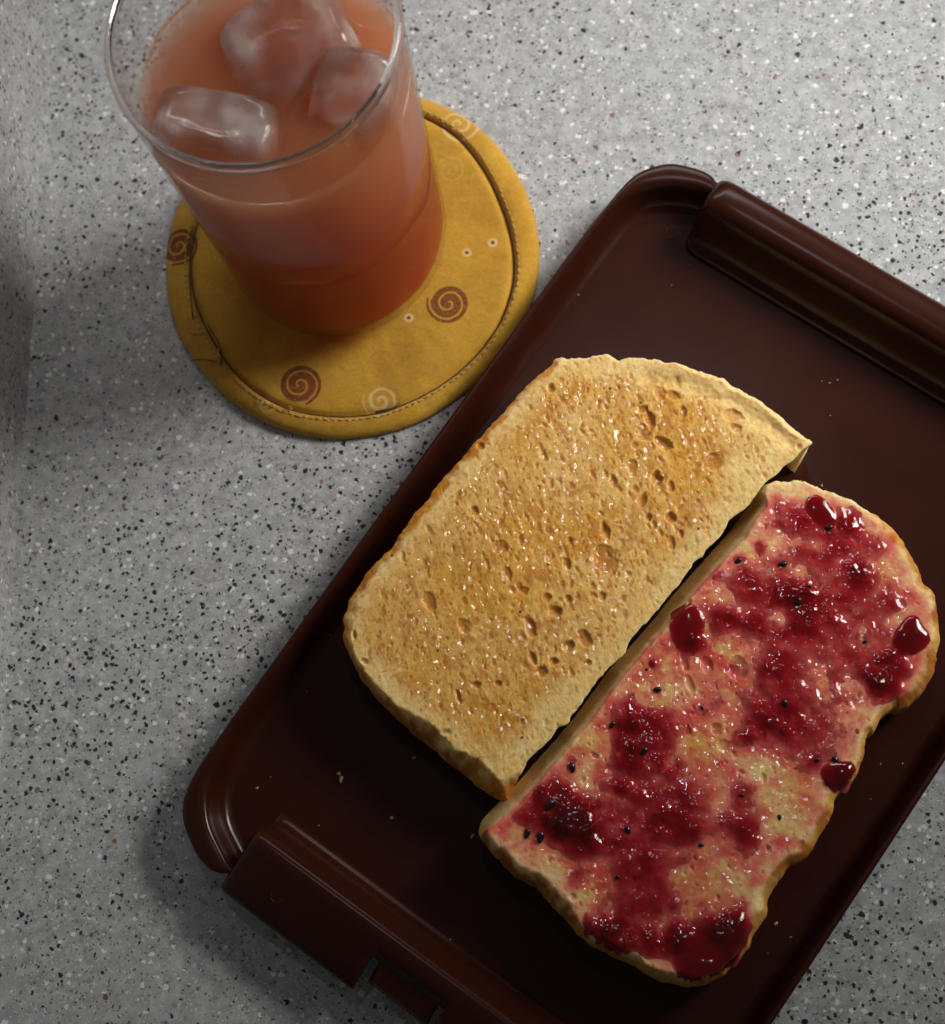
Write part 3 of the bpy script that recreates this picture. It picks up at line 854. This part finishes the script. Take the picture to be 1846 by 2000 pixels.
H -= Dm * .001 * ed ** 1.7
H = np.maximum(H, .006)
# colours: pale crumb at the rim, golden buttered middle, browned crust
pale = np.array([.88, .67, .30]); gold = np.array([.76, .42, .062]); honey = np.array([.54, .21, .018])
inner_d = sstep(.0008, .0085, sd + .004 * fbm(X, Y, 90, 60, 3) - .002 * (V4 > 1250) - .0035 * sstep(1150, 1500, U4) * (V4 < 650))
but = np.clip(inner_d * (.75 + .5 * fbm(X, Y, 70, 61, 3)), 0, 1)
C = lerp3(np.broadcast_to(pale, X.shape + (3,)), gold, but)
spots = sstep(.10, .55, fbm(X, Y, 210, 62, 4)) * (.25 + .75 * inner_d) * (.5 + .5 * sstep(300, 900, U4))
C = lerp3(C, honey, .52 * spots)
C = lerp3(C, np.array([.85, .58, .18]), .5 * sstep(.15, .5, fbm(X, Y, 260, 67, 3)))
C = lerp3(C, honey, np.clip(cell * .62 * (.30 + .70 * inner_d) + .45 * sstep(.05, .55, streak) * inner_d, 0, 1))
C = lerp3(C, np.array([.84, .57, .17]), .40 * sstep(.1, .6, -streak) * inner_d)
C = lerp3(C, np.array([.90, .73, .40]), .40 * sstep(.1, .6, -streak) * (1 - inner_d))
C = lerp3(C, honey, np.clip(pore, 0, 1) ** .7 * (.35 + .60 * inner_d) * .92)
C = lerp3(C, np.array([.72, .50, .19]), g1 * .6)
cr_t = sstep(.10, .75, ed + .55 * fbm(X, Y, 350, 63, 3)) * sstep(.02, .35, Tn)
brown = lerp3(np.broadcast_to(np.array([.66, .29, .040]), X.shape + (3,)), np.array([.42, .135, .016]), sstep(-.2, .6, fbm(X, Y, 180, 64, 4) + (Tn - .6)))
C = C * (1 - (cr_t * sstep(.1, .5, Tn))[..., None]) + brown * (cr_t * sstep(.1, .5, Tn))[..., None]
C = lerp3(C, np.array([.80, .62, .33]), sstep(.2, .7, ed) * (Tn < .2))
spk = np.random.RandomState(3)
for _ in range(70):
    i, j = spk.randint(X.shape[0]), spk.randint(X.shape[1])
    rr2 = spk.choice([.0002, .0003]); m = (np.abs(gx - gx[i]) < rr2)[:, None] & (np.abs(gy - gy[j]) < rr2)[None, :]
    if spk.rand() < .6: C[m] = (.05, .025, .012)
wet = np.clip(inner_d * (.55 + .6 * fbm(X, Y, 120, 66, 3)) + .25 * pore * inner_d, 0, 1)
qc = at([c4(900, 850)], 0)[0]
toastA = thing('toast_slice', (qc[0], qc[1], ZT), 'buttered golden half slice of toast without jam on the brown tray', 'toast', 'halves of one cut slice of toast')
grid_mesh('crumb', X, Y, H, sd > 0, sd, BREAD, toastA, {'tone': C, 'wet': wet}, ZT, In)

# ---- jam half
c5 = lambda x, y: (900 + x / 1.9228, 920 + y / 1.9228)
def seg5(pts, w, drop, tone, ins): return [(*c5(x, y), w, drop, tone, ins) for x, y in pts]
OR = []
OR += seg5([(1130, 66), (1180, 45), (1215, 50), (1250, 42), (1300, 52), (1350, 75), (1400, 90), (1450, 110), (1500, 140)], 1.3, 2.6, .12, 2)
OR += seg5([(1560, 175), (1600, 210), (1640, 250), (1665, 290), (1690, 340), (1715, 380)], 2.8, 1.6, .45, 2)
OR += seg5([(1730, 430), (1760, 450), (1780, 490), (1785, 560), (1797, 620), (1788, 680)], 2.6, 1.8, .52, 2)
OR += seg5([(1785, 720), (1770, 770), (1740, 820), (1700, 860), (1650, 900), (1630, 890)], 4.2, 3.0, .68, 2)
OR += seg5([(1575, 925), (1550, 985), (1525, 985), (1510, 1040), (1505, 1090), (1480, 1150), (1450, 1190)], 2.2, 1.6, .50, 2)
OR += seg5([(1415, 1205), (1400, 1240), (1395, 1280), (1370, 1330), (1340, 1380), (1320, 1420), (1290, 1460)], 3.0, 2.2, .55, 2)
OR += seg5([(1230, 1480), (1200, 1530), (1165, 1570), (1150, 1610), (1155, 1650), (1130, 1690), (1100, 1740), (1080, 1790), (1040, 1830)], 3.6, 3, .62, 2)
OR += seg5([(990, 1890), (940, 1920), (880, 1935), (820, 1930), (760, 1915), (700, 1890), (640, 1850), (570, 1820), (500, 1785), (440, 1740)], 2.6, 4.5, .62, 1.5)
OR += seg5([(390, 1680), (330, 1620), (280, 1560), (200, 1520), (130, 1450), (75, 1390)], 3.4, 7, .78, 1.2)
OR += seg5([(58, 1352), (68, 1310), (110, 1262), (170, 1205)], 5.0, 9, .0, .5)
OR += seg5([(240, 1115), (360, 980), (430, 895), (550, 730), (630, 640), (710, 550), (790, 450), (870, 360), (950, 270), (1000, 215), (1050, 150), (1095, 95)], 5.6, 12, .0, .3)
ZB = .0215
X, Y, sd, (Wm, Dm, Tn, In), gx, gy = slice_field(OR, ZB - .004, .65, 71)
PX = to_px(np.stack([X.ravel(), Y.ravel(), np.full(X.size, ZB)], 1)).reshape(*X.shape, 2)
U5 = (PX[..., 0] - 900) * 1.9228; V5 = (PX[..., 1] - 920) * 1.9228
H = np.full(X.shape, ZB) + .0007 * fbm(X, Y, 26, 80, 2) + .00012 * fbm(X, Y, 300, 81, 3)
H += .00005 * fbm(X, Y, 1400, 82, 3)
pore = np.zeros_like(H); wobn = fbm(X, Y, 900, 83, 2)
for x, y, rx, ry, a, dp in [(1040, 740, 40, 48, 0, 1.2), (925, 730, 22, 35, .3, .8), (985, 1030, 22, 24, 0, .8), (960, 970, 22, 26, 0, .6), (1350, 1190, 26, 20, 0, .6), (1380, 1395, 12, 20, .4, 1.2), (860, 800, 14, 40, .3, .7), (840, 720, 14, 40, .2, .7), (1275, 1405, 12, 20, -.6, 1.2), (420, 1600, 14, 16, 0, .8), (1660, 500, 14, 20, .4, .8), (1560, 400, 18, 26, .4, .6)]:
    q = at([c5(x, y)], ZB)[0]
    carve(H, pore, gx, gy, q[0], q[1], rx / 1.9228 * PXMM, ry / 1.9228 * PXMM, a, dp * .0006, .55, wobn)
rs = np.random.RandomState(17)
for _ in range(3600):
    i, j = rs.randint(X.shape[0]), rs.randint(X.shape[1])
    if sd[i, j] < .0003: continue
    r_ = min(np.exp(rs.normal(math.log(.00028), .48)), .0011); el = rs.uniform(1.2, 2.6)
    carve(H, pore, gx, gy, X[i, j], Y[i, j], r_ / math.sqrt(el), r_ * math.sqrt(el), rs.normal(.28, .4), r_ * rs.uniform(.25, .6), .85, wobn)
cutside = sstep(5, 9, Dm) * (Tn < .35)
wj = 1 + .30 * fbm(X, Y, 150, 91, 3) * (1 - .6 * cutside)
Wv = np.maximum(Wm * wj, .15) * .001
ed = np.clip(1 - sd / Wv, 0, 1)
pw = 2.2 - 1.05 * cutside
smooth_top = np.full(X.shape, ZB)
H = np.where(cutside > .5, H * (1 - .8 * sstep(.05, .4, ed)) + smooth_top * .8 * sstep(.05, .4, ed), H)
H -= Dm * .001 * ed ** pw
H = np.maximum(H, .0045)
# jam: thickness from dollops (crop pixels: x, y, rx, ry, amount)
J = [(1280, 190, 100, 55, .55), (1358, 150, 52, 48, 1.5), (1450, 240, 80, 90, .75), (1300, 340, 150, 60, .45), (1080, 430, 120, 55, .45), (1250, 480, 160, 80, .65), (1400, 540, 160, 70, .6), (1480, 390, 60, 55, .9), (845, 585, 62, 75, 1.5), (870, 640, 50, 40, .7), (980, 560, 90, 45, .5), (1150, 580, 130, 60, .55), (1330, 620, 150, 60, .5), (1590, 520, 55, 38, .5), (1690, 625, 54, 66, 1.9), (1570, 620, 60, 50, .35), (1590, 760, 70, 75, 1.0), (1620, 700, 50, 50, .7), (1440, 690, 110, 60, .4), (1190, 750, 85, 90, .5), (1230, 860, 100, 80, .65), (1370, 860, 90, 70, .3), (1350, 960, 100, 70, .4), (1250, 960, 120, 60, .6), (1150, 940, 90, 80, .55), (1080, 860, 55, 55, .4), (1060, 1010, 42, 34, .5), (950, 870, 60, 45, .25), (1330, 1060, 110, 42, .45), (1320, 1110, 60, 38, .5), (1425, 1142, 60, 56, 2.1), (1400, 1095, 26, 34, .9), (1060, 1220, 45, 60, .45), (1090, 1340, 50, 110, .6), (1000, 1330, 70, 65, .4), (680, 960, 85, 90, .8), (700, 1060, 115, 80, .9), (640, 890, 55, 60, .6), (780, 1130, 100, 80, .5), (590, 1190, 55, 40, .5), (820, 1260, 100, 75, .7), (720, 1230, 90, 55, .5), (750, 1340, 120, 55, .6), (860, 1350, 60, 55, .55), (430, 1320, 115, 85, 1.3), (330, 1235, 65, 60, .8), (480, 1370, 85, 60, 1.2), (255, 1300, 55, 38, .6), (385, 1190, 50, 48, .55), (600, 1330, 80, 55, .6), (600, 1415, 100, 45, .5), (680, 1480, 110, 55, .5), (640, 1530, 70, 45, .5), (430, 1515, 34, 36, .35), (760, 1550, 100, 70, .35), (860, 1480, 110, 50, .22), (700, 1640, 110, 55, .5), (560, 1620, 50, 45, .45), (850, 1600, 90, 60, .25), (550, 1720, 90, 55, 1.0), (650, 1770, 120, 60, 1.0), (800, 1770, 120, 60, .9), (920, 1800, 115, 85, 1.5), (985, 1760, 75, 85, 1.3), (950, 1855, 90, 50, 1.2), (1040, 1690, 26, 40, .9), (420, 1105, 34, 36, .45), (450, 1062, 38, 20, .25), (714, 736, 16, 16, .5), (1120, 280, 24, 20, .6), (740, 822, 26, 18, .35), (1045, 335, 30, 16, .35), (960, 400, 50, 26, .3), (1500, 500, 60, 40, .25), (1640, 360, 40, 60, .3), (1540, 300, 60, 60, .4), (1600, 460, 40, 50, .25), (1420, 780, 70, 60, .3), (1500, 870, 60, 40, .2), (1470, 960, 50, 60, .25)]
duu = fbm(X, Y, 130, 101, 3) * 26; dvv = fbm(X, Y, 130, 111, 3) * 26
T_ = np.zeros_like(H); dome = np.zeros_like(H)
for x, y, rx, ry, am in J:
    q = ((U5 + duu - x) / (rx * 1.2)) ** 2 + ((V5 + dvv - y) / (ry * 1.2)) ** 2
    if am >= 1.4:
        b = np.clip(1 - q, 0, 1) ** .65 * am * .62; dome = np.maximum(dome, b); T_ = np.maximum(T_, b * .9)
    else:
        b = np.exp(-q * 1.1) * am * 1.15; T_ = np.sqrt(T_ ** 2 + b ** 2)
lump = fbm(X, Y, 420, 121, 3); lump2 = fbm(X, Y, 160, 131, 3)
lvl = T_ * (1 + .9 * lump2) - .19 + .10 * lump + .15 * pore
lvl = np.where(cutside * ed > .02, lvl - 1.2 * sstep(0, .12, ed), lvl)
lvl = np.where(sd < .0006, lvl - .6, lvl)
thick = np.clip(lvl, 0, None)
thick = np.maximum(thick * .8, dome * (sd > .0004))             # mm
stain = sstep(.0008, .0048, sd + .0015 * fbm(X, Y, 200, 145, 2)) * sstep(-.36, .12, T_ - .17 + .28 * lump2 + .10 * lump)
# colours of the crumb
pale = np.array([.88, .69, .36]); gold = np.array([.80, .52, .14])
inner_d = sstep(.003, .009, sd + .003 * fbm(X, Y, 90, 140, 3)) * (1 - cutside * (sd < .006))
C = lerp3(np.broadcast_to(pale, X.shape + (3,)), gold, np.clip(inner_d * (.55 + .6 * fbm(X, Y, 80, 141, 3)), 0, 1))
C = lerp3(C, np.array([.50, .25, .05]), np.clip(pore, 0, 1) * .45 * inner_d)
C = lerp3(C, np.array([.70, .46, .15]), cutside * sstep(.05, .5, ed) * .8)
cr_t = sstep(.10, .75, ed + .50 * fbm(X, Y, 350, 143, 3)) * sstep(.1, .45, Tn)
brown = lerp3(np.broadcast_to(np.array([.66, .36, .075]), X.shape + (3,)), np.array([.44, .15, .018]), sstep(-.35, .45, fbm(X, Y, 170, 144, 4) + (Tn - .58)))
C = C * (1 - cr_t[..., None]) + brown * cr_t[..., None]
C = lerp3(C, np.array([.80, .62, .33]), sstep(.2, .7, ed) * (Tn < .25) * (1 - cutside))
absr = np.array([.55, 4.2, 3.3])
eff = stain * (.36 + .22 * lump2 + .10 * lump) * (1 - .85 * cutside * sstep(0, .2, ed))
C = C * np.exp(-absr * np.clip(eff, 0, None)[..., None]) + stain[..., None] * np.array([.02, .004, .022])
wet = np.clip(inner_d * .45 + .55 * stain * inner_d, 0, 1)
qc = at([c5(900, 1000)], 0)[0]
toastB = thing('toast_slice', (qc[0], qc[1], ZT), 'half slice of toast spread with red berry jam on the brown tray', 'toast', 'halves of one cut slice of toast')
grid_mesh('crumb', X, Y, H, sd > 0, sd, BREAD, toastB, {'tone': C, 'wet': wet}, ZT, In)

# jam layer as its own body on the crumb
k = NT('berry_jam')
a_ = k.n('ShaderNodeAttribute', attribute_name='tone'); co = k.coord()
n1 = k.noise(co, 260, 0, .5); n2 = k.noise(co, 900, 0)
k.l(a_.outputs['Color'], k.b.inputs['Base Color'])
k.b.inputs['Roughness'].default_value = .12
k.b.inputs['IOR'].default_value = 1.42
k.b.inputs['Specular IOR Level'].default_value = .55
k.b.inputs['Subsurface Weight'].default_value = .35
k.b.inputs['Subsurface Radius'].default_value = (1, .12, .1)
k.b.inputs['Subsurface Scale'].default_value = .0018
k.b.inputs['Coat Weight'].default_value = .5
k.b.inputs['Coat Roughness'].default_value = .05
dm = k.n('ShaderNodeAttribute', attribute_name='dome')
h = k.math('ADD', n1.outputs[0], k.math('MULTIPLY', n2.outputs[0], .16))
bp = k.n('ShaderNodeBump'); k.l(h, bp.inputs['Height']); bp.inputs['Distance'].default_value = .0013
k.put(bp.inputs['Strength'], k.mapr(dm.outputs['Fac'], .0, .8, .9, .10)); k.l(bp.outputs[0], k.b.inputs['Normal'])
JAM = k.m
under = H.copy()
blur = H.copy()
for _ in range(14):
    blur[1:-1, 1:-1] = (blur[:-2, 1:-1] + blur[2:, 1:-1] + blur[1:-1, :-2] + blur[1:-1, 2:]) / 4
thm = thick * .001
Zj = np.where(thick > .3, blur, blur * .8 + under * .2) + thm + .00006 * lump * sstep(.02, .3, thick) * (1 - sstep(.2, .8, dome))
keepj = thick > .02
Zj = np.where(thick < .06, under - .00006 + thm * .5, Zj)
for _ in range(6):
    Zj[1:-1, 1:-1] = (Zj[:-2, 1:-1] + Zj[2:, 1:-1] + Zj[1:-1, :-2] + Zj[1:-1, 2:] + 2 * Zj[1:-1, 1:-1]) / 6
opt = np.clip(thick * (1.5 - .35 * sstep(.3, 1, dome)) + .14, 0, 1.8)
Cj = np.array([.66, .42, .21]) * np.exp(-np.array([1.6, 7.2, 5.2]) * (opt * .85)[..., None]) + np.array([.012, .0006, .0012])
jam = grid_mesh('jam', X, Y, Zj, keepj, np.where(keepj, 1e-9, -1e-9), JAM, toastB, {'tone': Cj, 'dome': dome})

k = NT('berry_seed'); co = k.coord(); n1 = k.noise(co, 900, 2)
k.put(k.b.inputs['Base Color'], k.mix(n1.outputs[0], (.006, .003, .004), (.030, .010, .010))); k.b.inputs['Roughness'].default_value = .18
SEED = k.m
def ellipsoid(c, r3, rz, su=14, sv=9):
    V = []; F = []
    for i in range(sv + 1):
        p_ = math.pi * i / sv
        for j in range(su):
            q_ = 2 * math.pi * j / su
            x = r3[0] * math.sin(p_) * math.cos(q_) * (1 - .25 * math.sin(p_) * math.cos(q_)); y = r3[1] * math.sin(p_) * math.sin(q_); z = r3[2] * math.cos(p_)
            V.append((c[0] + x * math.cos(rz) - y * math.sin(rz), c[1] + x * math.sin(rz) + y * math.cos(rz), c[2] + z))
    for i in range(sv):
        for j in range(su): F.append((i * su + j, (i + 1) * su + j, (i + 1) * su + (j + 1) % su, i * su + (j + 1) % su))
    return V, F
rs = random.Random(5)
top = np.maximum(Zj * keepj, H)
for x, y, s, an in [(1385, 213, 1.1, .3), (1212, 350, 1.2, .1), (1045, 337, 1.0, .6), (1268, 490, 1.1, 1.3), (1310, 435, .7, 0), (742, 820, 1.1, .1), (570, 950, 1.05, .9), (418, 1110, 1.35, 1.7), (338, 1250, 1.5, 1.1), (250, 1357, 1.3, 1.3), (300, 1370, 1.6, 1.4), (690, 1050, 1.3, .8), (1215, 870, 1.1, 1.9), (1057, 1218, .8, 0), (1197, 1298, .8, 1.6), (905, 888, .6, 2.4), (1405, 1082, 1.2, 2.2), (625, 1345, 1.1, 2.2), (375, 1320, .7, .4), (1340, 1085, .8, .3), (905, 1405, .8, .2), (590, 1525, .7, .5), (700, 745, .5, 0), (1520, 640, .7, .4)]:
    q = at([c5(x, y)], ZB)[0]
    i = min(max(int(round((q[0] - gx[0]) / STEP)), 0), len(gx) - 1); j = min(max(int(round((q[1] - gy[0]) / STEP)), 0), len(gy) - 1)
    z = top[i, j]
    V, F = ellipsoid((q[0], q[1], z + .00012), (.00098 * s, .00062 * s, .0005 * s), an)
    o = mesh_obj('seed', V, F, SEED, None)
    o.data.transform(__import__('mathutils').Matrix.Translation([-c for c in toastB.location])); o.parent = jam

# ------------------------------------------------------------------ crumbs on the tray
k = NT('toast_crumb'); co = k.coord(); n1 = k.noise(co, 1500, 2)
k.put(k.b.inputs['Base Color'], k.mix(n1.outputs[0], (.40, .20, .05), (.72, .48, .20))); k.b.inputs['Roughness'].default_value = .8
CRUMB = k.m
rs = random.Random(11)
def crumb(px, r, el=1.0, an=0.0, label='tiny toast crumb lying on the brown tray floor', grp='crumbs scattered on the tray'):
    q = at([px], ZT)[0]; r = r * .72
    V, F = ellipsoid((0, 0, 0), (r * el, r / el, r * .7), an, 9, 6)
    V = [tuple(c * (1 + rs.uniform(-.28, .28)) for c in v) for v in V]
    zm = min(v[2] for v in V)
    o = mesh_obj('crumb', [(x, y, z - zm) for x, y, z in V], F, CRUMB, None, smooth=False)
    o.location = (q[0], q[1], ZT)
    tag(o, label, 'crumb', grp)
crumb((667, 1521), .0009, 1.5, 1.4, 'largest elongated toast crumb on the tray near the latch end', None)
crumb((663, 1511), .0006, 1.1, .4); crumb((503, 1539), .0005, 1.2, .5); crumb((766, 1597), .0006); crumb((529, 1517), .00025); crumb((810, 1480), .0005, 1.8, .2)
crumb((924, 1632), .0007, 1.6, .9, 'pale crumb touching the cut corner of the jam toast', None)
for p_, r_ in (((1516, 1804), .0007), ((1545, 1830), .0004), ((1500, 1862), .0002), ((1720, 1492), .0003), ((1763, 1491), .0003), ((1606, 745), .0002), ((1620, 748), .0003), ((1636, 742), .0003), ((1622, 812), .0002), ((1130, 576), .0003), ((1326, 401), .0003), ((1312, 557), .0002), ((1228, 395), .0003), ((1605, 948), .0004), ((1666, 982), .0004), ((1565, 940), .0004), ((880, 1835), .00025), ((623, 1612), .0002), ((600, 1350), .00025), ((645, 1240), .0002), ((1700, 1560), .0002), ((1348, 518), .0002), ((1425, 520), .0002)):
    crumb(p_, r_, rs.uniform(1, 1.4), rs.uniform(0, 3))
